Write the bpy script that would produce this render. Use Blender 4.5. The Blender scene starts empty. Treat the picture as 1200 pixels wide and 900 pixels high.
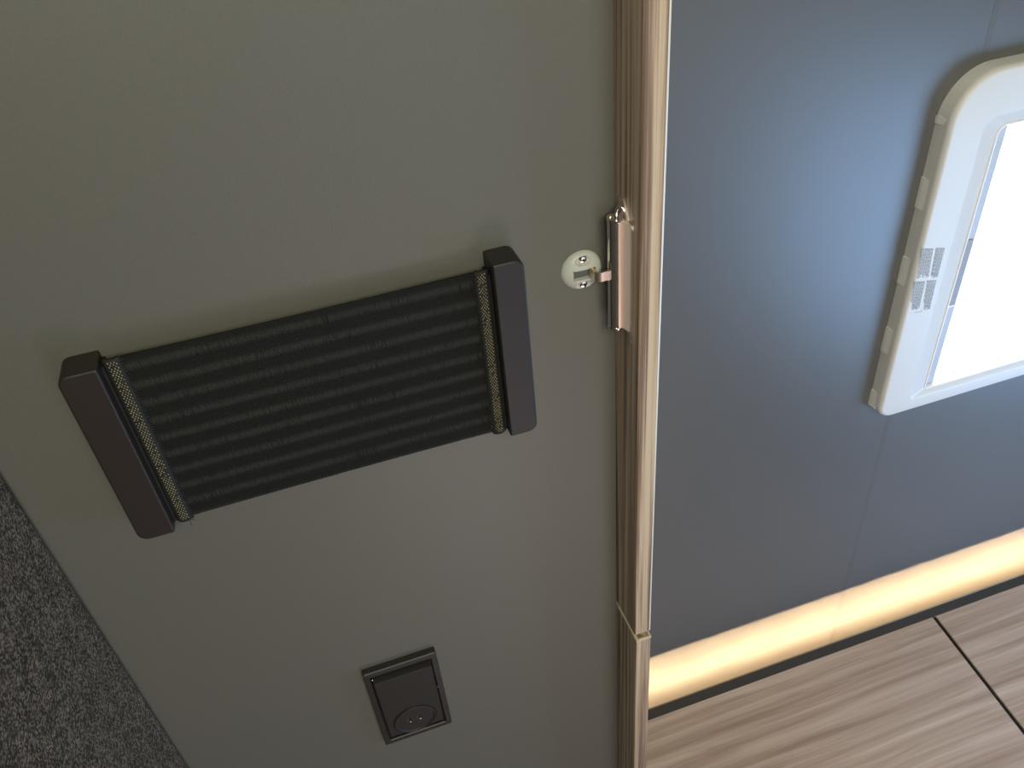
import bpy, bmesh, math, random
from mathutils import Vector, Matrix
random.seed(7)
SC = bpy.context.scene
COL = SC.collection
ZO = 1.9                      # camera height above the floor; everything is laid out relative to the camera and lifted at the end

# ------------------------------------------------------------------ camera
# columns of the fitted camera rotation (world axes seen by the camera)
RW = ((0.94716907, -0.31038341, -0.08082627),
      (-0.25316625, -0.56878066, -0.78255697),
      (0.19692028, 0.76167625, -0.61731005))
# RW rows: camera right / down / forward expressed in world X (along walls), Y (into walls), Z (up)
right = Vector((RW[0][0], RW[0][1], RW[0][2])); down = Vector((RW[1][0], RW[1][1], RW[1][2])); fwd = Vector((RW[2][0], RW[2][1], RW[2][2]))
M = Matrix((right, -down, -fwd)).transposed().to_4x4()
cam = bpy.data.cameras.new('camera'); camo = bpy.data.objects.new('camera', cam); COL.objects.link(camo)
camo.matrix_world = M
cam.sensor_fit = 'HORIZONTAL'; cam.sensor_width = 36; cam.lens = 980 / 1200 * 36; cam.clip_start = 0.01
SC.camera = camo

# ------------------------------------------------------------------ world, lights, exposure
w = bpy.data.worlds.new('world'); SC.world = w; w.use_nodes = True
bg = w.node_tree.nodes['Background']; bg.inputs[0].default_value = (0.86, 0.93, 1.0, 1); bg.inputs[1].default_value = 4.0
SC.view_settings.view_transform = 'Standard'; SC.view_settings.look = 'None'
SC.view_settings.exposure = 0.0; SC.view_settings.gamma = 1.0; SC.view_settings.use_curve_mapping = False

def area(name, loc, target, sx, sy, power, col, spread=180):
    l = bpy.data.lights.new(name, 'AREA'); l.shape = 'RECTANGLE'; l.size = sx; l.size_y = sy
    l.energy = power; l.color = col; l.spread = math.radians(spread)
    o = bpy.data.objects.new(name, l); COL.objects.link(o); o.location = loc
    d = Vector(target) - Vector(loc)
    o.rotation_euler = d.to_track_quat('-Z', 'Y').to_euler()
    return o
LIGHTS = [  # name, location, target, size, size_y, power, colour
    ('upper_fill', (0.10, -0.85, 0.60), (0.12, 0.4, -0.30), 0.7, 0.7, 17.6, (1.000, 0.950, 0.665)),  # unseen soft fill added above and behind the camera, strength fitted to the walls
    ('front_right_fill', (0.55, -1.0, -0.55), (0.3, 0.4, -0.6), 0.6, 0.6, 1.91, (0.656, 0.780, 1.000)),  # added cool fill from the front right, below camera level
    ('side_window_daylight', (1.09, -0.02, -0.76), (0.54, 0.55, -0.38), 0.46, 0.46, 5.2, (0.330, 0.590, 1.000)),
    ('low_front_fill', (0.35, -0.9, -1.5), (0.3, 0.4, -0.9), 0.6, 0.5, 3.69, (0.980, 0.790, 0.820)),  # added low fill from the front, no real lamp at this spot
    ('left_front_fill', (-0.05, -1.0, 0.1), (0.0, 0.4, -0.35), 0.3, 0.5, 0.33, (1.000, 0.577, 0.109)),  # weak warm fill added at the front left to balance wall tones
    ('frame_side_fill', (-0.16, -0.35, 0.12), (0.5, 0.5, -0.4), 0.28, 0.28, 1.9, (0.860, 0.940, 1.000)),  # fill added on the left to brighten the side of the window frame
]
for L_ in LIGHTS: area(*L_)
led = area('led_light', (0.675, 0.4996, -1.075), (0.675, 0.4996, 0), 0.98, 0.0022, 2.3, (1.0, 0.69, 0.38))
led.rotation_euler = (math.pi, 0, 0)

# ------------------------------------------------------------------ helpers
def P(px, py, y):
    """point of the photograph on the vertical plane at distance y"""
    a, b = (px - 600) / 980, (py - 450) / 980
    d = right * a + down * b + fwd
    return d * (y / d.y)

def new(): return bmesh.new()
def box(bm, x0, x1, y0, y1, z0, z1, bev=0, seg=2):
    vs = [bm.verts.new((x, y, z)) for x in (x0, x1) for y in (y0, y1) for z in (z0, z1)]
    fs = [bm.faces.new([vs[i] for i in f]) for f in ((0,1,3,2),(4,6,7,5),(0,4,5,1),(2,3,7,6),(0,2,6,4),(1,5,7,3))]
    if bev:
        es = list({e for f in fs for e in f.edges})
        bmesh.ops.bevel(bm, geom=es, offset=bev, segments=seg, profile=0.5, affect='EDGES')
def rrect(x0, x1, z0, z1, r, n=8):
    """corner radii order: top-right, top-left, bottom-left, bottom-right"""
    if not isinstance(r, (tuple, list)): r = (r,) * 4
    pts = []
    for (cx, cz, a0), q in zip(((x1, z1, 0), (x0, z1, 90), (x0, z0, 180), (x1, z0, 270)), r):
        sx = -1 if cx == x1 else 1; sz = -1 if cz == z1 else 1
        for k in range(n + 1):
            a = math.radians(a0 + 90 * k / n)
            pts.append((cx + sx * q + q * math.cos(a), cz + sz * q + q * math.sin(a)))
    return pts
def loft(bm, rings, cap0=True, cap1=True):
    """rings: lists of 3D points, same count"""
    R = [[bm.verts.new(p) for p in r] for r in rings]
    n = len(R[0])
    for a, b in zip(R[:-1], R[1:]):
        for i in range(n):
            bm.faces.new((a[i], a[(i+1) % n], b[(i+1) % n], b[i]))
    if cap0: bm.faces.new(R[0][::-1])
    if cap1: bm.faces.new(R[-1])
def slab(bm, ring, yb, yf, bev=0.001, inset=None):
    """outline (x,z) extruded from yb (back) to yf (front, nearer the camera) with rounded front edge"""
    cx = sum(p[0] for p in ring) / len(ring); cz = sum(p[1] for p in ring) / len(ring)
    ex = max(abs(p[0]-cx) for p in ring); ez = max(abs(p[1]-cz) for p in ring)
    def sc(k): return [(cx + (p[0]-cx) * (1-k/ex), cz + (p[1]-cz) * (1-k/ez)) for p in ring]
    R = [[(x, yb, z) for x, z in ring]]
    for k in range(5):
        a = math.pi/2 * k/4
        R.append([(x, yf + bev * (1-math.sin(a)), z) for x, z in sc(bev * (1-math.cos(a)))])
    loft(bm, R)
def cyl(bm, c0, c1, r0, r1=None, n=24, cap=True):
    r1 = r0 if r1 is None else r1
    c0 = Vector(c0); c1 = Vector(c1); d = (c1 - c0).normalized()
    u = d.orthogonal().normalized(); v = d.cross(u)
    f = lambda c, r: [c + r * (u * math.cos(2*math.pi*i/n) + v * math.sin(2*math.pi*i/n)) for i in range(n)]
    loft(bm, [f(c0, r0), f(c1, r1)], cap, cap)
def tube(bm, pts, r, n=10):
    pts = [Vector(p) for p in pts]; R = []
    u = None
    for i, p in enumerate(pts):
        d = (pts[min(i+1, len(pts)-1)] - pts[max(i-1, 0)]).normalized()
        if u is None: u = d.orthogonal().normalized()
        u = (u - d * u.dot(d)).normalized(); v = d.cross(u)
        R.append([p + r * (u * math.cos(2*math.pi*k/n) + v * math.sin(2*math.pi*k/n)) for k in range(n)])
    loft(bm, R)
def revolve(bm, c, prof, n=48, sx=1, sz=1):
    """profile [(radius, y)] around the Y axis through c, open rings"""
    R = [[(c[0] + sx*r*math.cos(2*math.pi*i/n), y, c[1] + sz*r*math.sin(2*math.pi*i/n)) for i in range(n)] for r, y in prof]
    loft(bm, R)

def obj(name, bm, m, parent=None, smooth=True, angle=35, recalc=True):
    org = Vector(parent['_o']) if parent is not None else None
    if recalc: bmesh.ops.recalc_face_normals(bm, faces=bm.faces)
    if org is None:
        xs = [v.co for v in bm.verts]
        org = Vector(((min(v.x for v in xs)+max(v.x for v in xs))/2, (min(v.y for v in xs)+max(v.y for v in xs))/2, min(v.z for v in xs)))
    bmesh.ops.translate(bm, verts=bm.verts, vec=-org)
    me = bpy.data.meshes.new(name); 
    if smooth:
        for f in bm.faces: f.smooth = True
        for e in bm.edges:
            if len(e.link_faces) == 2 and e.calc_face_angle(0) > math.radians(angle): e.smooth = False
    bm.to_mesh(me); bm.free()
    me.materials.append(m)
    o = bpy.data.objects.new(name, me); COL.objects.link(o)
    if parent is not None: o.parent = parent
    else: o.location = org
    o['_o'] = list(org)
    if smooth and len(me.polygons) < 4000:
        wn_ = o.modifiers.new('weighted_normals', 'WEIGHTED_NORMAL'); wn_.keep_sharp = True
    return o
def thing(name, label, cat, loc, group=None):
    o = bpy.data.objects.new(name, None); COL.objects.link(o); o.location = loc; o.empty_display_size = 0.02
    o['_o'] = list(loc); o['label'] = label; o['category'] = cat
    if group: o['group'] = group
    return o
def struct_empty(name, loc):
    o = bpy.data.objects.new(name, None); COL.objects.link(o); o.location = loc; o['_o'] = list(loc); o['kind'] = 'structure'; o.empty_display_size = 0.02
    return o
def struct(name, bm, m, label=None):
    o = obj(name, bm, m, smooth=False); o['kind'] = 'structure'
    if label: o['label'] = label
    return o
def tag(o, label, cat, group=None):
    o['label'] = label; o['category'] = cat
    if group: o['group'] = group
    return o

# ------------------------------------------------------------------ materials
class Mat:
    def __init__(s, name, col=(.5,.5,.5), rough=.5, metal=0, spec=.5, **kw):
        s.m = bpy.data.materials.new(name); s.m.use_nodes = True; s.nt = s.m.node_tree
        s.b = s.nt.nodes['Principled BSDF']
        s.b.inputs['Base Color'].default_value = (*col, 1); s.b.inputs['Roughness'].default_value = rough
        s.b.inputs['Metallic'].default_value = metal; s.b.inputs['Specular IOR Level'].default_value = spec
        for k, v in kw.items(): s.b.inputs[k.replace('_', ' ')].default_value = v
    def n(s, t, **kw):
        x = s.nt.nodes.new(t)
        for k, v in kw.items(): setattr(x, k, v)
        return x
    def l(s, a, b): s.nt.links.new(a, b)
    def coord(s, scale=(1,1,1), which='Object'):
        t = s.n('ShaderNodeTexCoord'); mp = s.n('ShaderNodeMapping'); mp.inputs['Scale'].default_value = scale
        s.l(t.outputs[which], mp.inputs['Vector']); return mp.outputs[0]
    def noise(s, vec, scale=5, detail=4, rough=.5, dist=0):
        x = s.n('ShaderNodeTexNoise'); x.inputs['Scale'].default_value = scale; x.inputs['Detail'].default_value = detail
        x.inputs['Roughness'].default_value = rough; x.inputs['Distortion'].default_value = dist
        s.l(vec, x.inputs['Vector']); return x.outputs['Fac']
    def ramp(s, fac, stops):
        r = s.n('ShaderNodeValToRGB'); e = r.color_ramp.elements
        while len(e) < len(stops): e.new(0.5)
        for q, (p, c) in zip(e, stops): q.position = p; q.color = (*c, 1)
        s.l(fac, r.inputs[0]); return r.outputs[0]
    def math(s, op, a, b=None):
        x = s.n('ShaderNodeMath', operation=op)
        for i, v in enumerate((a, b)):
            if v is None: continue
            if isinstance(v, (int, float)): x.inputs[i].default_value = v
            else: s.l(v, x.inputs[i])
        return x.outputs[0]
    def mix(s, fac, a, b, mode='MIX'):
        x = s.n('ShaderNodeMix', data_type='RGBA', blend_type=mode)
        for sock, v in ((x.inputs[0], fac), (x.inputs[6], a), (x.inputs[7], b)):
            if isinstance(v, (int, float)): sock.default_value = v
            elif isinstance(v, tuple): sock.default_value = (*v, 1)
            else: s.l(v, sock)
        return x.outputs[2]
    def color(s, c): s.l(c, s.b.inputs['Base Color'])
    def bump(s, h, strength=.3, dist=.001):
        x = s.n('ShaderNodeBump'); x.inputs['Strength'].default_value = strength; x.inputs['Distance'].default_value = dist
        s.l(h, x.inputs['Height']); s.l(x.outputs[0], s.b.inputs['Normal'])

def laminate(name, c, rough=.42):
    m = Mat(name, c, rough, spec=.5 if name != 'slate_grey_laminate' else .85); v = m.coord((1,1,1))
    f = m.noise(v, 900, 2, .6); big = m.noise(v, 5, 3)
    m.color(m.mix(f, tuple(x*.90 for x in c), tuple(x*1.10 for x in c)))
    m.bump(f, .12, .0004)
    return m.m
lam_a = laminate('olive_grey_laminate', (0.124, 0.121, 0.108), .42)
lam_b = laminate('slate_grey_laminate', (0.112, 0.113, 0.113), .38)
plain = Mat('off_white_lining', (.45,.44,.42), .8).m
floor_m = Mat('vinyl_floor', (.22,.19,.16), .6).m
black_pl = Mat('black_plastic', (.014,.013,.013), .42)
v = black_pl.coord(); black_pl.bump(black_pl.noise(v, 2500, 2), .25, .0003); black_pl = black_pl.m
sock_pl = Mat('anthracite_plastic', (.021,.0185,.0175), .45)
v = sock_pl.coord(); sock_pl.bump(sock_pl.noise(v, 2500, 2), .2, .0003); sock_pl = sock_pl.m
dark_hole = Mat('dark_void', (.004,.004,.004), .8).m
chrome = Mat('polished_steel', (.80,.74,.68), .12, 1).m
copper = Mat('rosy_nickel', (1.0,.78,.64), .36, 1).m
steel_b = Mat('brushed_steel', (.62,.60,.58), .30, 1).m
keeper_m = Mat('grey_white_plastic', (.50,.52,.49), .30).m
white_pl = Mat('white_plastic', (.78,.77,.76), .40).m
white_gl = Mat('glossy_white_seal', (.9,.9,.92), .2).m
rail_m = Mat('pale_grey_rail', (.55,.57,.64), .45).m
ink = Mat('grey_ink', (.40,.45,.52), .7).m
lip_m = Mat('dark_anodised_profile', (.085,.076,.070), .38, .2).m
void_m = Mat('carcass_and_gap_shade', (.008,.006,.005), .8).m
led_chip = Mat('led_chip', (.9,.8,.5), .4).m

def wood(name, axis, stops, fine=420, rough=.42, wav=0.0, aniso=3):
    m = Mat(name, (.5,.4,.3), rough)
    sc = {'z': (1,1,aniso/200), 'x': (aniso/200,1,1)}[axis]
    v = m.coord(sc)
    if wav:
        n0 = m.n('ShaderNodeTexNoise'); n0.inputs['Scale'].default_value = 14; n0.inputs['Detail'].default_value = 2
        m.l(m.coord((.25,1,1)), n0.inputs['Vector'])
        vm = m.n('ShaderNodeVectorMath', operation='MULTIPLY_ADD'); vm.inputs[1].default_value = (wav,)*3
        m.l(n0.outputs['Color'], vm.inputs[0]); m.l(v, vm.inputs[2]); v = vm.outputs[0]
    a = m.noise(v, fine*.33, 3, .55, .2); b = m.noise(v, fine*1.6, 3, .6)
    f = m.math('ADD', m.math('MULTIPLY', a, .72), m.math('MULTIPLY', b, .28))
    m.color(m.ramp(f, stops)); m.bump(f, .15, .0004)
    return m.m
stripe_w = wood('striped_light_wood', 'z', [(.40,(.19,.122,.086)), (.47,(.35,.245,.178)), (.53,(.52,.395,.285)), (.60,(.62,.50,.37))], 760, .40, 0, 2)
band_w = Mat('pale_wood_band', (.66,.56,.40), .42).m
ledge_w = wood('rosy_ash_laminate', 'x', [(.34,(.40,.258,.188)), (.45,(.50,.340,.252)), (.55,(.60,.425,.325)), (.68,(.72,.54,.42))], 250, .40, .012, 4.5)

# fabric of the upholstered panel: over-under weave of slubby two-tone yarn
def weave_mat():
    m = Mat('charcoal_woven_upholstery', (.1,.09,.08), .95, spec=.15)
    nz = m.n('ShaderNodeTexNoise'); nz.inputs['Scale'].default_value = 260; nz.inputs['Detail'].default_value = 2
    base = m.coord(); m.l(base, nz.inputs['Vector'])
    vm = m.n('ShaderNodeVectorMath', operation='MULTIPLY_ADD'); vm.inputs[1].default_value = (.0007,)*3
    m.l(nz.outputs['Color'], vm.inputs[0]); m.l(base, vm.inputs[2])
    sp = m.n('ShaderNodeSeparateXYZ'); m.l(vm.outputs[0], sp.inputs[0])
    k = math.pi/.00125
    sy = m.math('SINE', m.math('MULTIPLY', sp.outputs['Y'], k)); sz = m.math('SINE', m.math('MULTIPLY', sp.outputs['Z'], k))
    chk = m.math('GREATER_THAN', m.math('MULTIPLY', sy, sz), 0)
    ay = m.math('ABSOLUTE', sy); az = m.math('ABSOLUTE', sz)
    h = m.n('ShaderNodeMix'); m.l(chk, h.inputs[0]); m.l(m.math('MULTIPLY', ay, m.math('POWER', az, .4)), h.inputs[2]); m.l(m.math('MULTIPLY', az, m.math('POWER', ay, .4)), h.inputs[3])
    fl = m.n('ShaderNodeVectorMath', operation='FLOOR'); sc = m.n('ShaderNodeVectorMath', operation='MULTIPLY'); sc.inputs[1].default_value = (0, 1/.00125, 1/.00125)
    m.l(vm.outputs[0], sc.inputs[0]); m.l(sc.outputs[0], fl.inputs[0])
    wn_ = m.n('ShaderNodeTexWhiteNoise'); wn_.noise_dimensions = '3D'; m.l(fl.outputs[0], wn_.inputs['Vector'])
    big = m.noise(base, 60, 4, .6); fib = m.noise(base, 1400, 2, .7)
    t = m.math('ADD', m.math('ADD', m.math('MULTIPLY', wn_.outputs['Value'], .42), m.math('MULTIPLY', big, .38)), m.math('MULTIPLY', fib, .20))
    c = m.ramp(t, [(.28,(.052,.041,.031)), (.45,(.128,.103,.078)), (.60,(.275,.225,.170)), (.76,(.49,.41,.32))])
    c = m.mix(m.math('MULTIPLY', m.math('SUBTRACT', 1.0, h.outputs[0]), .62), c, (.018,.015,.013))  # shade in the creases between yarns put into the colour
    m.color(c); m.bump(h.outputs[0], .6, .0008)
    return m.m
fabric = weave_mat()

# ------------------------------------------------------------------ setting
YA, YB = 0.40, 0.55           # face of the near wall, face of the far wall
XE = 0.1745                   # left face of the wooden edge strips
b = new(); box(b, -0.215, XE-0.0008, YA, YA+0.015, -ZO, 0.75); struct('wall_left', b, lam_a, 'olive grey laminate wall panel behind the elastic pocket and the socket')
b = new(); box(b, -0.25, -0.215, -1.3, YB+0.02, -ZO, 0.75); struct('wall_side', b, plain)
b = new(); box(b, -0.25, 1.5, -1.33, -1.3, -ZO, 0.75); struct('wall_front', b, plain)
b = new(); box(b, 1.5, 1.53, -1.33, YB+0.05, -ZO, 0.75); struct('wall_right', b, plain)
b = new(); box(b, -0.25, 1.53, -1.33, YB+0.05, -ZO-0.03, -ZO); struct('floor', b, floor_m)
b = new(); box(b, -0.25, 1.53, -1.33, YB+0.05, 0.75, 0.78); struct('ceiling', b, plain)

WX0, WX1, WZ0, WZ1 = 0.531, 1.085, -0.6078, -0.2465      # window frame outline
HX0, HX1, HZ0, HZ1 = 0.590, 1.026, -0.600, -0.290        # hole in the wall
XJ = P(977, 740, YB).x                                     # joint in the far wall
wb = struct_empty('wall_back', (0.6, YB, -ZO))
b = new(); box(b, -0.215, XJ-0.0022, YB, YB+0.03, -ZO, 0.75); obj('wall_panel', b, lam_b, wb, False)
b = new()
for q in ((XJ+0.0022, HX0, -ZO, 0.75), (HX1, 1.5, -ZO, 0.75), (HX0, HX1, -ZO, HZ0), (HX0, HX1, HZ1, 0.75)):
    box(b, q[0], q[1], YB, YB+0.010, q[2], q[3])
obj('wall_panel', b, lam_b, wb, False)
b = new(); box(b, XJ-0.0030, XJ+0.0030, YB-0.0001, YB+0.004, -ZO, 0.75)
jm = laminate('joint_film', (.122,.123,.124), .36); obj('joint_strip', b, jm, wb, False)

# ------------------------------------------------------------------ window
wn = struct_empty('window_1', (0.8, YB, WZ0)); wn['label'] = 'white framed window with rounded corners, glaring with daylight'
def ring(x0, x1, z0, z1, rt, rb, y): return [(x, y, z) for x, z in rrect(x0, x1, z0, z1, (rt, rt, rb, rb), 10)]
b = new()
i = lambda d: (WX0+d, WX1-d, WZ0+d, WZ1-d)
R = [ring(*i(0), .042, .016, YB-0.0001), ring(*i(0), .042, .016, .5370), ring(*i(.0006), .0415, .0155, .5345), ring(*i(.0018), .0405, .0150, .5325), ring(*i(.0038), .039, .014, .5314)]
S = lambda d: (.5645+d, 1.0515-d, -.592+d, -.2865-d)
R += [ring(*S(0), .014, .006, .5310), ring(*S(.0018), .012, .005, .5322),
      ring(.584, 1.032, -.5845, -.298, .010, .0035, .5352)]
R += [ring(.586, 1.030, -.5838, -.300, .009, .003, .5375), ring(.5862, 1.0298, -.5836, -.3002, .009, .003, YB-.002)]
loft(b, R, False, False)
# flat back
fr = obj('window_frame', b, white_pl, wn, angle=50)
# bright inner bead
def bead(d, y): return ring(.5838+d, 1.0322-d, -.5857+d, -.2978-d, .0102-d, .0040-d, y)
b = new(); loft(b, [bead(0, .5354), bead(.0003, .5342), bead(.0010, .5338), bead(.0018, .5342), bead(.0022, .5352), bead(.0024, .5385)], False, False)
obj('window_seal', b, white_gl, wn)
# raised clip edges along the outer side of the frame
def zy(px, py): return P(px, py, YB-.006).z
def clip(z0, z1):
    b = new(); xs = [(WX0+.003, YB-.0003), (WX0-.0014, YB-.0003), (WX0-.0012, YB-.0030), (WX0+.0001, YB-.0100), (WX0+.003, YB-.0100)]
    loft(b, [[(x, y, z0) for x, y in xs], [(x, y, z1) for x, y in xs]]); obj('clip', b, white_pl, fr, False)
for (a, c) in (((1080,211),(1071,247)), ((1057.7,304.4),(1049,336)), ((1037,387.6),(1029.6,415.7)), ((1019.8,461),(1017,478))): clip(zy(*c), zy(*a))
clip(zy(1096,147), zy(1098,140)+.001)
# blind guide rail, its grey slider, the pane
b = new(); box(b, .5866, .5985, .5385, .5460, -.5836, -.3004, .0005, 1); obj('guide_rail', b, rail_m, wn)
b = new(); box(b, 1.0175, 1.0294, .5385, .5460, -.5836, -.3004, .0005, 1); obj('guide_rail', b, rail_m, wn)
b = new(); box(b, .5885, .5960, .5372, .5387, -.4830, -.4105, .0006, 2)
obj('slider', b, Mat('mauve_grey_plastic', (.36,.35,.40), .5).m, wn)
b = new(); box(b, .5872, .5978, .5368, .5387, -.4850, -.4830, .0004, 1); obj('stop_bar', b, white_gl, wn)
pm = Mat('acrylic_pane', (1,1,1), .03); nt = pm.nt
tr = pm.n('ShaderNodeBsdfTransparent'); gl = pm.n('ShaderNodeBsdfGlossy'); gl.inputs['Roughness'].default_value = .03
mx = pm.n('ShaderNodeMixShader'); mx.inputs[0].default_value = .06; pm.l(tr.outputs[0], mx.inputs[1]); pm.l(gl.outputs[0], mx.inputs[2])
pm.l(mx.outputs[0], nt.nodes['Material Output'].inputs['Surface'])
b = new(); box(b, .5985, 1.0175, .5395, .5420, -.5837, -.3003); obj('pane', b, pm.m, wn, False)
# small studs along the bottom edge of the pane
for px, py in ((1095,435), (1093,444), (1118,436), (1143,428), (1168,421), (1193,413.5)):
    c = P(px, py, .5394); b = new(); cyl(b, c, c + Vector((0,-.0006,0)), .00085, n=12); obj('stud', b, rail_m, wn)
# printed notice on the frame: columns of illegible fine print
def text_block(tl, tr_, bl, br, rag):
    ys = .53085
    A, B_, C_, D_ = [P(*q, ys) for q in (tl, tr_, bl, br)]
    bm = new(); n = 7
    for k in range(n):
        u = (k + .5) / n; top = A.lerp(B_, u); bot = C_.lerp(D_, u)
        L = 1 - rag[k % len(rag)]
        t = 0.0
        while t < L - .02:
            wl = random.uniform(.05, .15); e = min(t + wl, L)
            p = top.lerp(bot, t); q = top.lerp(bot, e); hw = (B_ - A).length / n * .27
            vs = [bm.verts.new((p.x-hw, ys, p.z)), bm.verts.new((p.x+hw, ys, p.z)), bm.verts.new((q.x+hw, ys, q.z)), bm.verts.new((q.x-hw, ys, q.z))]
            bm.faces.new(vs); t = e + .022
    return bm
Tq = lambda x, y: (x/6.43+1060, y/6.43+250)
for q, rag in (((Tq(130,268),Tq(220,265),Tq(95,492),Tq(180,492)), (0,.03,.12,.02,.10,.03,.05)), ((Tq(237,262),Tq(307,259),Tq(195,490),Tq(248,488)), (.10,.02,.04,.0,.0,.05,.02)),
               ((Tq(72,515),Tq(158,512),Tq(42,728),Tq(110,728)), (.25,.03,.0,.04,.0,.02,.08)), ((Tq(170,507),Tq(243,503),Tq(135,728),Tq(190,728)), (.22,.02,.0,.08,.0,.03,.02))):
    obj('printed_text', text_block(*q, rag), ink, wn, False)
b = new(); a, c = P(*Tq(72,746), .53085), P(*Tq(132,740), .53085)
b.faces.new([b.verts.new(p) for p in ((a.x,.53085,a.z), (c.x,.53085,c.z), (c.x,.53085,c.z-.0004), (a.x,.53085,a.z-.0004))]); 
a = P(*Tq(132,726), .53085); b.faces.new([b.verts.new(p) for p in ((c.x,.53085,c.z), (c.x-.0004,.53085,c.z), (a.x-.0004,.53085,a.z), (a.x,.53085,a.z))])
obj('printed_text', b, ink, wn, False)

# ------------------------------------------------------------------ upholstered panel on the left
up = thing('upholstered_panel', 'charcoal woven upholstered panel at the lower left beside the grey wall', 'panel', (-0.20, 0.0, -1.6))
b = new(); box(b, -0.2148, -0.1825, -0.75, 0.3992, -1.6, 0.35, .005, 4)
obj('padding', b, fabric, up)

# ------------------------------------------------------------------ wooden edge strips
def strip(name, z0, z1, yc0, yc1, x1a, x1b, label):
    t = thing(name, label, 'trim', (XE+.007, .38, z0))
    b = new()
    rs = []
    for z, yc, xr in ((z0, yc0, x1a), (z1, yc1, x1b)):
        r = .0013; pts = [(XE, YA+.016), (XE, yc+r)]
        for k in range(5): a = math.pi + math.pi/2*k/4; pts.append((XE+r+r*math.cos(a), yc+r+r*math.sin(a)))
        for k in range(5): a = 1.5*math.pi + math.pi/2*k/4; pts.append((xr-r+r*math.cos(a), yc+r+r*math.sin(a)))
        pts += [(xr, YA+.016)]
        rs.append([(x, y, z) for x, y in pts])
    loft(b, rs); obj('board', b, stripe_w, t)
    return t
s1 = strip('wooden_edge_strip', -.5795, .745, .3655, .3690, .1878, .1889, 'tall striped light wood edge strip carrying the metal latch')
b = new()   # highlight on the far corner of the tall strip, put in as a pale strip
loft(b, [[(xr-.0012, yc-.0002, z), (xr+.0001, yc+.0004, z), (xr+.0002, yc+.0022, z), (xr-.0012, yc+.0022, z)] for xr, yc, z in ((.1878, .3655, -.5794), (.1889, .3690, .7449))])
obj('edge_highlight', b, Mat('pale_edge_highlight', (.80,.77,.72), .35).m, s1)
s2 = strip('wooden_edge_strip', -ZO+.001, -.5860, .3600, .3630, .1880, .1875, 'short lower striped wood edge strip below the joint line')
b = new()   # pale banding on the top end of the lower strip, hollow in the middle
for q in ((XE, XE+.0020, .3626, .4155), (.1857, .1877, .3626, .4155), (XE+.0020, .1857, .3626, .3648)):
    box(b, *q, -.5860, -.5838, .0004, 1)
obj('end_band', b, band_w, s2)
b = new(); box(b, XE+.0005, XE+.0022, .3665, .4155, -.5815, -.5795, .0003, 1); obj('end_band', b, band_w, s1)

# ------------------------------------------------------------------ LED channel and ledge boards
lt = thing('led_light_strip', 'warm glowing light strip in a dark profile below the far wall', 'light', (.7, .52, -1.075))
X0L, X1L = .176, 1.49
b = new(); box(b, X0L, X1L, .5116, .5250, -1.0026, -1.0012); obj('top_lip', b, lip_m, lt, False)
b = new(); box(b, X0L, X1L, .5237, .5250, -1.0012, -1.0006, .0002, 1); obj('lip_bead', b, Mat('satin_bead', (.45,.34,.22), .35, .6).m, lt, False)
b = new(); box(b, X0L, X1L, .4860, .4875, -1.0800, -1.0202); box(b, X0L, X1L, .4860, YB-.0005, -1.0820, -1.0805); obj('channel', b, lip_m, lt, False)
b = new(); box(b, X0L+.01, X1L-.01, .4950, .5042, -1.0800, -1.0770); obj('circuit_board', b, Mat('dim_board', (.1,.1,.1), .8).m, lt, False)
b = new()
x = X0L + .02
while x < X1L - .02:
    box(b, x, x+.003, .4980, .5012, -1.0770, -1.0760); x += .012
c = obj('led_chips', b, led_chip, lt, False); c['kind'] = 'stuff'
SL = .123
def board(x0, x1, label):
    b = new()
    ya, yb = .5113, .2570; za = -1.0016; zb = za - (ya-yb)*SL; th = .015
    vs = [b.verts.new(p) for x in (x0, x1) for p in ((x, ya, za), (x, yb, zb), (x, yb, zb-th), (x, ya, za-th))]
    fs = [b.faces.new([vs[k] for k in f]) for f in ((0,1,2,3), (4,7,6,5), (0,4,5,1), (1,5,6,2), (2,6,7,3), (3,7,4,0))]
    bmesh.ops.bevel(b, geom=list(b.edges), offset=.0007, segments=2, profile=.5, affect='EDGES')
    return tag(obj('wooden_board', b, ledge_w), label, 'board')
XS = .6917
board(.1925, XS-.0026, 'wide light wood board below the light strip, left of the dark gap')
board(XS+.0026, 1.49, 'light wood board at the lower right corner, right of the dark gap')
b = new(); box(b, .1925, 1.49, .262, .4850, -1.30, -1.0500)
vs = [(x, y, -1.0016-(.5113-y)*SL-d_) for x in (XS-.0024, XS+.0024) for y, d_ in ((.5100,.0022), (.2700,.0022), (.2700,.030), (.5100,.030))]
loft(b, [vs[:4], vs[4:]])  # dark filler prism standing in for the shade in the board gap
o = obj('carcass_and_gap_filler', b, void_m, smooth=False); o['kind'] = 'structure'; o.name = 'trim_1'

# ------------------------------------------------------------------ elastic pocket
ep = thing('elastic_wall_pocket', 'black elastic strap pocket held flat between two dark brackets on the grey wall', 'pocket', (0, YA, -.352))
def bracket(x0, x1, z0, z1, side):
    b = new(); r = .0058; s = .0012
    rr = (r, s, s, r) if side > 0 else (s, r, r, s)
    slab(b, rrect(x0, x1, z0, z1, rr, 8), YA, .3815, .0013)
    return obj('bracket', b, black_pl, ep)
bL = bracket(-.1310, -.1112, -.3515, -.2325, -1)
bR = bracket(.0945, .1125, -.3505, -.2270, 1)
brown = Mat('dark_brown_plastic', (.022,.0165,.014), .45)
v = brown.coord(); brown.bump(brown.noise(v, 2500, 2), .25, .0003)
bL.data.materials[0] = brown.m
for x, sgn in ((-.1112, 1), (.0945, -1)):   # thin guide slot beside each bracket
    b = new(); box(b, min(x, x+sgn*.0016), max(x, x+sgn*.0016), .3880, YA, -.3490, -.2365, .0004, 1); obj('bracket_edge', b, dark_hole, ep)

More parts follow.
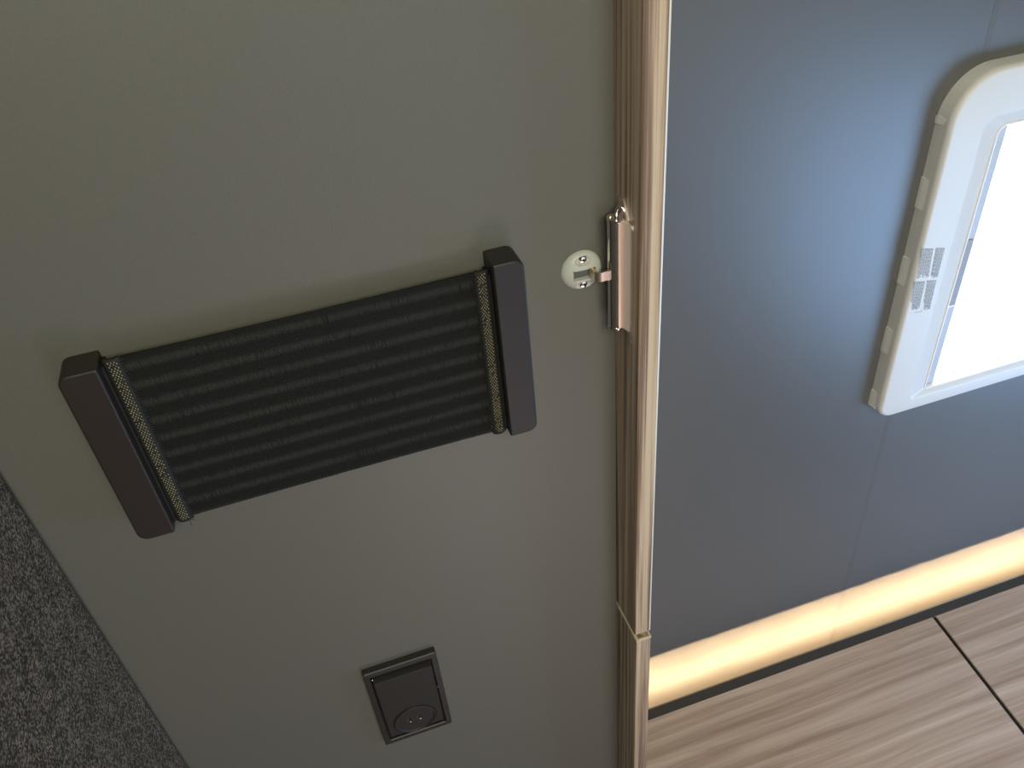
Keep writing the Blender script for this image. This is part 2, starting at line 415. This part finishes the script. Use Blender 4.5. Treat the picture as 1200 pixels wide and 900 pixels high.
zt, zb_, xl, xr = -.2335, -.3500, -.1010, .0850
from mathutils import noise as mn
b = new(); NX, NZ = 560, 170; V = []
NB = 9.5
for j in range(NZ+1):
    row = []; tz = j/NZ
    bandp = .5 + .5*math.cos(2*math.pi*(tz*NB + .45)); light = max(0, min(1, (bandp-.35)/.3))
    for k in range(NX+1):
        tx = k/NX; bow = .0006*4*tx*(1-tx)
        x = xl + (xr-xl)*tx; z = zt + (zb_-zt)*tz + (bow*(1-2*tz)*-1)
        nn = mn.noise(Vector((x*55, tz*NB*1.2, 3))); fine = mn.noise(Vector((x*1500, tz*NB*1.7, 9)))
        d = .00018*light + light*.00040*max(0, nn+.5)*fine*1.6 + (1-light)*.00010*math.sin(tz*NB*2*math.pi*6)
        y = .3905 - d + .0006*math.sin(tx*math.pi)*0
        row.append(b.verts.new((x, y, z)))
    V.append(row)
for j in range(NZ):
    for k in range(NX): b.faces.new((V[j][k], V[j+1][k], V[j+1][k+1], V[j][k+1]))
em = Mat('black_elastic_webbing', (.01,.01,.01), .75, spec=.25)
sp = em.n('ShaderNodeSeparateXYZ'); em.l(em.coord(), sp.inputs[0])
# object coordinates start at the pocket base
zz = em.math('DIVIDE', em.math('SUBTRACT', zt+.352, sp.outputs['Z']), (zt-zb_))
band = em.math('COSINE', em.math('MULTIPLY', em.math('ADD', em.math('MULTIPLY', zz, NB), .45), 2*math.pi))
thr = em.math('SINE', em.math('MULTIPLY', sp.outputs['X'], 2*math.pi/.00085))
row = em.math('SINE', em.math('MULTIPLY', sp.outputs['Z'], 2*math.pi/.0011))
nx = em.noise(em.coord((1,0.1,.12)), 900, 2, .7); nb = em.noise(em.coord((1,1,4)), 30, 2)
lt_ = em.math('MULTIPLY', em.math('ADD', em.math('MULTIPLY', band, .9), .35), em.math('ADD', em.math('MULTIPLY', nx, 1.9), em.math('MULTIPLY', nb, .65)))
c1 = em.ramp(em.math('MULTIPLY', lt_, .6), [(.0,(.0065,.0065,.006)), (.35,(.0095,.0095,.009)), (.62,(.0155,.016,.014)), (1.0,(.026,.027,.023))])
c2 = em.mix(em.math('MULTIPLY', em.math('MULTIPLY', em.math('GREATER_THAN', thr, .5), em.math('GREATER_THAN', row, .4)), .35), c1, (.026,.027,.021))
em.color(c2)
em.bump(em.math('ADD', em.math('MULTIPLY', thr, .5), em.math('MULTIPLY', row, .5)), .6, .0003)
eb = obj('elastic_band', b, em.m, ep, recalc=False)
sm = eb.modifiers.new('solid', 'SOLIDIFY'); sm.thickness = .0012; sm.offset = -1

# folded woven bindings
bind_m = Mat('black_binding', (.012,.012,.011), .8).m
dot_m = Mat('straw_yarn', (.34,.30,.17), .7).m
def binding(x0, x1, s):
    b = new(); n = 60; V = []
    for j in range(n+1):
        z = -.2330 + (-.3512+.2330)*j/n; row = []
        wob = .0003*math.sin(j*1.9)
        for k in range(9):
            u = k/8; row.append(b.verts.new((x0 + (x1-x0)*u + (wob if k in (0,8) else 0), .3900 - .0022*math.sin(math.pi*u)**.7, z)))
        V.append(row)
    for j in range(n):
        for k in range(8): b.faces.new((V[j][k], V[j+1][k], V[j+1][k+1], V[j][k+1]))
    o = obj('woven_binding', b, bind_m, ep, recalc=False)
    sm = o.modifiers.new('solid', 'SOLIDIFY'); sm.thickness = .0025; sm.offset = -1
    b = new(); nc = 3
    rows = 92
    for j in range(rows):
        for k in range(nc):
            if random.random() < .07: continue
            u = (.30 + .52*(k + .5*(j % 2))/nc) if s > 0 else (.70 - .52*(k + .5*(j % 2))/nc)
            z = -.2345 - (.1155)*j/rows
            x = x0 + (x1-x0)*u; y = .3900 - .0022*math.sin(math.pi*u)**.7 - .0001
            ax, az = .00040*random.uniform(.7,1.15), .00060*random.uniform(.7,1.1)
            vs = [b.verts.new(q) for q in ((x-ax,y,z), (x,y,z-az), (x+ax,y,z), (x,y,z+az), (x, y-.0004, z))]
            for a_, b__ in ((0,1),(1,2),(2,3),(3,0)): b.faces.new((vs[a_], vs[b__], vs[4]))
    q = obj('stitches', b, dot_m, o, False); q['kind'] = 'stuff'
    b = new()
    for j in range(64):     # overlock loops at the inner edge
        z = -.2345 - .1150*j/64; x = x1 + .0001 if s > 0 else x0 - .0001
        tube(b, [(x-.0007,.3893,z), (x, .3885, z-.0003), (x+.0007,.3893,z-.0002)], .00028, 5)
    q = obj('overlock_seam', b, Mat('blue_black_thread', (.016,.018,.022), .6).m, o); q['kind'] = 'stuff'
binding(-.1098, -.1005, 1); binding(.0850, .0938, -1)
b = new()
tube(b, [(-.1035,.3890,-.3505), (-.1030,.3885,-.3530), (-.1033,.3880,-.3560)], .00015, 5); tube(b, [(-.1030,.3890,-.3505), (-.1010,.3885,-.3520), (-.1000,.3882,-.3522)], .00015, 5)
obj('loose_thread', b, bind_m, ep)

# ------------------------------------------------------------------ socket
so = thing('power_socket', 'square anthracite socket with hinged flap and oval inset low on the grey wall', 'socket', (-.010, YA, -.662))
SX0, SX1, SZ0, SZ1 = -.0388, .0190, -.6612, -.5585
b = new()
def rr2(x0, x1, z0, z1, r, y): return [(x, y, z) for x, z in rrect(x0, x1, z0, z1, r, 4)]
IX0, IX1, IZ0, IZ1 = -.0338, .0142, -.6555, -.5640
loft(b, [rr2(SX0, SX1, SZ0, SZ1, .0012, YA), rr2(SX0, SX1, SZ0, SZ1, .0012, .3948), rr2(SX0+.0006, SX1-.0006, SZ0+.0006, SZ1-.0006, .001, .3940),
         rr2(IX0-.0006, IX1+.0006, IZ0-.0006, IZ1+.0006, .001, .3938), rr2(IX0, IX1, IZ0, IZ1, .001, .3945), rr2(IX0, IX1, IZ0, IZ1, .001, .3985)], False, True)
obj('socket_frame', b, sock_pl, so, angle=25)
# flap: wedge, proud at the top hinge, flush at the bottom
b = new(); FX0, FX1, FZ0, FZ1 = -.0326, .0130, -.6515, -.5655
ov = (-.0098, -.6350, .0172, .0185)
ft, fb = .3890, .3938
vs = [b.verts.new(q) for q in ((FX0, .3984, FZ1), (FX1, .3984, FZ1), (FX1, ft, FZ1-.0012), (FX0, ft, FZ1-.0012), (FX0, .3984, FZ0), (FX1, .3984, FZ0), (FX1, fb, FZ0), (FX0, fb, FZ0))]
for f in ((0,1,2,3), (3,2,6,7), (7,6,5,4), (4,5,1,0), (0,3,7,4), (1,5,6,2)): b.faces.new([vs[k] for k in f])
bmesh.ops.bevel(b, geom=list(b.edges), offset=.0007, segments=2, profile=.5, affect='EDGES')
fl = obj('hinged_flap', b, sock_pl, so)
def yflap(z): return ft + (fb-ft)*(FZ1-.0012-z)/(FZ1-.0012-FZ0)
def oval(pr, name, m, par):
    b = new(); n = 56; rs = []
    for k, dy in pr:
        rs.append([(ov[0]+ov[2]*k*math.cos(2*math.pi*q/n), yflap(ov[1]+ov[3]*k*math.sin(2*math.pi*q/n))+dy, ov[1]+ov[3]*k*math.sin(2*math.pi*q/n)) for q in range(n)])
    loft(b, rs, False, True); return obj(name, b, m, par, angle=60)
# raised lip around the dished oval
oval([(1.0, .0004), (1.0, -.0006), (.97, -.0010), (.93, -.0008), (.90, .0000), (.86,.0002), (.5,.0001)], 'oval_inset', sock_pl, fl)
oval([(1.05, -.00015), (1.00, -.00018)], 'shadow_gap', dark_hole, fl) if False else None
b = new(); n = 56; rs = []
for k, dy in ((1.08, .0001), (1.08, -.00012), (1.0, -.00012), (1.0, .0001)):
    rs.append([(ov[0]+ov[2]*k*math.cos(2*math.pi*q/n), yflap(ov[1]+ov[3]*k*math.sin(2*math.pi*q/n))+dy, ov[1]+ov[3]*k*math.sin(2*math.pi*q/n)) for q in range(n)])
loft(b, rs, False, False); obj('oval_groove', b, dark_hole, fl)
for x in (-.0142, -.0060):
    z = -.6345; y = yflap(z)
    b = new(); slab(b, rrect(x-.0028, x+.0022, z-.0030, z+.0030, .0006, 3), y+.0008, y-.0002, .0002); p = obj('contact_well', b, Mat('grey_brown_plastic', (.035,.031,.028), .5).m, fl)
    b = new(); slab(b, rrect(x-.0004, x+.0020, z-.0012, z+.0026, .0004, 3), y, y-.0004, .0001); obj('contact_slot', b, dark_hole, p)
    b = new(); bmesh.ops.create_uvsphere(b, u_segments=12, v_segments=8, radius=.0008); bmesh.ops.translate(b, verts=b.verts, vec=(x+.0004, y-.0007, z-.0012)); obj('contact_pin', b, chrome, p)
b = new(); bmesh.ops.create_uvsphere(b, u_segments=12, v_segments=8, radius=.0007); bmesh.ops.translate(b, verts=b.verts, vec=(IX0+.0012, .3925, IZ1-.0012)); obj('hinge_pin', b, chrome, so)
b = new(); slab(b, rrect(.0132, .0150, -.6030, -.6005, .0005, 3), .394, .3925, .0003); obj('catch', b, sock_pl, so)

# ------------------------------------------------------------------ latch keeper (oval plate on the wall)
KC = (.1522, -.2540)
lk = thing('latch_keeper', 'round grey-white plastic keeper plate with two screws on the grey wall', 'latch keeper', (KC[0], YA, KC[1]-.013))
def keeper():
    """domed disc as a height field with a slot and two screw recesses"""
    bm = new(); NR, NA = 46, 120; rows = []
    R0 = .0128
    def inside_slot(x, z): return abs(x-.0003) < .0068 and abs(z+.0006) < .0031
    def hole(x, z, zc): return ((x)/.0052)**2 + ((z-zc)/.0028)**2
    for r in range(NR+1):
        t = r/NR; rad = R0*t; row = []
        for a in range(NA):
            x = rad*math.cos(2*math.pi*a/NA); z = rad*math.sin(2*math.pi*a/NA)
            h = .0056*max(0, 1 - t**2.6)**.6 if t < 1 else 0
            if inside_slot(x, z): h = .0006
            for zc in (.0081, -.0084):
                q = hole(x, z, zc)
                if q < 1 : h = min(h, .0016 + .0022*q**2)
            row.append(bm.verts.new((KC[0]+x, YA-.0002-h, KC[1]+z)))
        rows.append(row)
    for r in range(NR):
        for a in range(NA):
            bm.faces.new((rows[r][a], rows[r][(a+1)%NA], rows[r+1][(a+1)%NA], rows[r+1][a])) if r else None
    c = bm.verts.new((KC[0], YA-.0008, KC[1]))
    for a in range(NA): bm.faces.new((c, rows[1][(a+1)%NA], rows[1][a]))
    for v_ in rows[0]: bm.verts.remove(v_)
    return bm
obj('keeper_plate', keeper(), keeper_m, lk, angle=55)
b = new(); box(b, KC[0]-.0064, KC[0]+.0070, .3972, .3990, KC[1]-.0034, KC[1]+.0022); obj('slot_floor', b, Mat('slot_grey', (.10,.105,.095), .5).m, lk)
for zc in (.0081, -.0084):
    b = new(); revolve(b, (KC[0]+.0003, KC[1]+zc), [(.0026, .3985), (.0026, .3970), (.0020, .3962), (.0008, .3959)], 24)
    sc_ = obj('screw', b, chrome, lk)
    b = new(); x, z = KC[0]+.0003, KC[1]+zc
    box(b, x-.0012, x+.0012, .3956, .3960, z-.0002, z+.0002); box(b, x-.0002, x+.0002, .3956, .3960, z-.0012, z+.0012)
    obj('cross_slot', b, dark_hole, sc_, False)

# ------------------------------------------------------------------ latch on the edge strip
dl = thing('metal_latch', 'polished metal barrel latch on the wooden strip, hooked into the keeper', 'latch', (XE, .385, -.296))
BX, BY, BR = .1693, .3885, .0048
zt1, zb1 = -.2200, -.2905
# back plate on the left face of the strip, with rounded top ear
b = new()
out = [(.3940, -.2930), (.3785, -.2930), (.3752, -.2920), (.3752, -.2230)]
for k in range(9):
    a = math.pi*k/8*.62; out.append((.3782 - .0030*math.cos(a) + .0012*k/8, -.2225 + .0042*math.sin(a)))
out += [(.3850, -.2120), (.3880, -.2085), (.3915, -.2085), (.3935, -.2115), (.3940, -.2200)]
loft(b, [[(XE-.0012, y, z) for y, z in out], [(XE-.0001, y, z) for y, z in out]]); obj('mounting_plate', b, Mat('satin_rosy_plate', (.80,.70,.66), .30, 1).m, dl, angle=30)
# D shaped barrel: round towards the wall, flat facet towards the plate
b = new(); n = 40
def dring(r, z, ex=0):
    pts = []
    for q in range(n):
        a = 2*math.pi*q/n; pts.append((BX + r*math.cos(a), BY + r*math.sin(a), z))
    return pts
loft(b, [dring(BR*.97, zb1-.0002), dring(BR, zb1+.0006), dring(BR, zt1-.0006), dring(BR*.97, zt1)]); obj('barrel', b, chrome, dl)
b = new()
fl2 = [(BX-.0014, BY-BR+.0002), (BX-.0006, BY-BR-.0005), (BX+.0010, BY-BR-.0006), (BX+.0015, BY-BR-.0002), (BX+.001, BY)]
loft(b, [[(x, y, zb1) for x, y in fl2], [(x, y, zt1) for x, y in fl2]]); obj('barrel_cheek', b, copper, dl, False)
satin = Mat('satin_rosy_metal', (.92,.78,.72), .50, .35).m
b = new(); fl3 = [(BX+.0016, BY-BR-.0002), (XE-.0006, .3754), (XE-.0001, .3752), (XE-.0001, .3800), (BX+.0020, BY)]
loft(b, [[(x, y, zb1) for k, (x, y) in enumerate(fl3)], [(x, y, zt1+.0006) for x, y in fl3]]); obj('flange', b, satin, dl, False)
for z0, z1 in ((zt1, zt1+.0012), (zb1-.0012, zb1)):
    b = new(); loft(b, [dring(BR*1.08, z0), dring(BR*1.08, z1)]); obj('end_cap', b, chrome, dl)
# hook that reaches into the keeper
b = new(); path = [(BX-.0030, .3868), (.1640, .3862), (.1615, .3868), (.1598, .3862), (.1578, .3870), (.1566, .3890), (.1566, .3925), (.1566, .3965)]
pp = [Vector((x, y, 0)) for x, y in path]; L = []; Rr = []; th = .0007
for q, p in enumerate(pp):
    d = (pp[min(q+1, len(pp)-1)] - pp[max(q-1, 0)]).normalized(); nrm = Vector((-d.y, d.x, 0))
    L.append(p + nrm*th); Rr.append(p - nrm*th)
o2 = L + Rr[::-1]
loft(b, [[(p.x, p.y, -.2565) for p in o2], [(p.x, p.y, -.2505) for p in o2]]); obj('hook', b, copper, dl, angle=60)
# wire lever at the top of the barrel
b = new(); tube(b, [(BX+.0006, BY+.0003, zt1), (BX+.0006, BY+.0003, zt1+.0035), (BX+.0010, BY+.0000, zt1+.0060), (BX+.0022, BY-.0006, zt1+.0075), (BX+.0036, BY-.0016, zt1+.0066), (BX+.0042, BY-.0028, zt1+.0040), (BX+.0042, BY-.0036, zt1+.0008)], .00105, 12); obj('lever_wire', b, chrome, dl)
b = new(); cyl(b, (BX+.0006, BY+.0003, zt1+.001), (BX+.0006, BY+.0003, zt1+.0024), .0021, .0017); obj('lever_collar', b, chrome, dl)
b = new(); cyl(b, (BX-.0024, BY+.0018, zt1+.001), (BX-.0024, BY+.0018, zt1+.0018), .0008); obj('rivet', b, chrome, dl)
# lower tab
b = new(); loft(b, [[(XE-.0012, y, z) for y, z in ((.3790, -.2925), (.3754, -.2925), (.3754, -.2985), (.3775, -.2985))], [(XE-.0001, y, z) for y, z in ((.3790, -.2925), (.3754, -.2925), (.3754, -.2985), (.3775, -.2985))]]); obj('plate_tab', b, steel_b, dl, False)

# ------------------------------------------------------------------ lift everything to floor level
for o in SC.objects:
    if '_o' in o: del o['_o']
for o in list(SC.objects):
    if o.parent is None: o.location.z += ZO
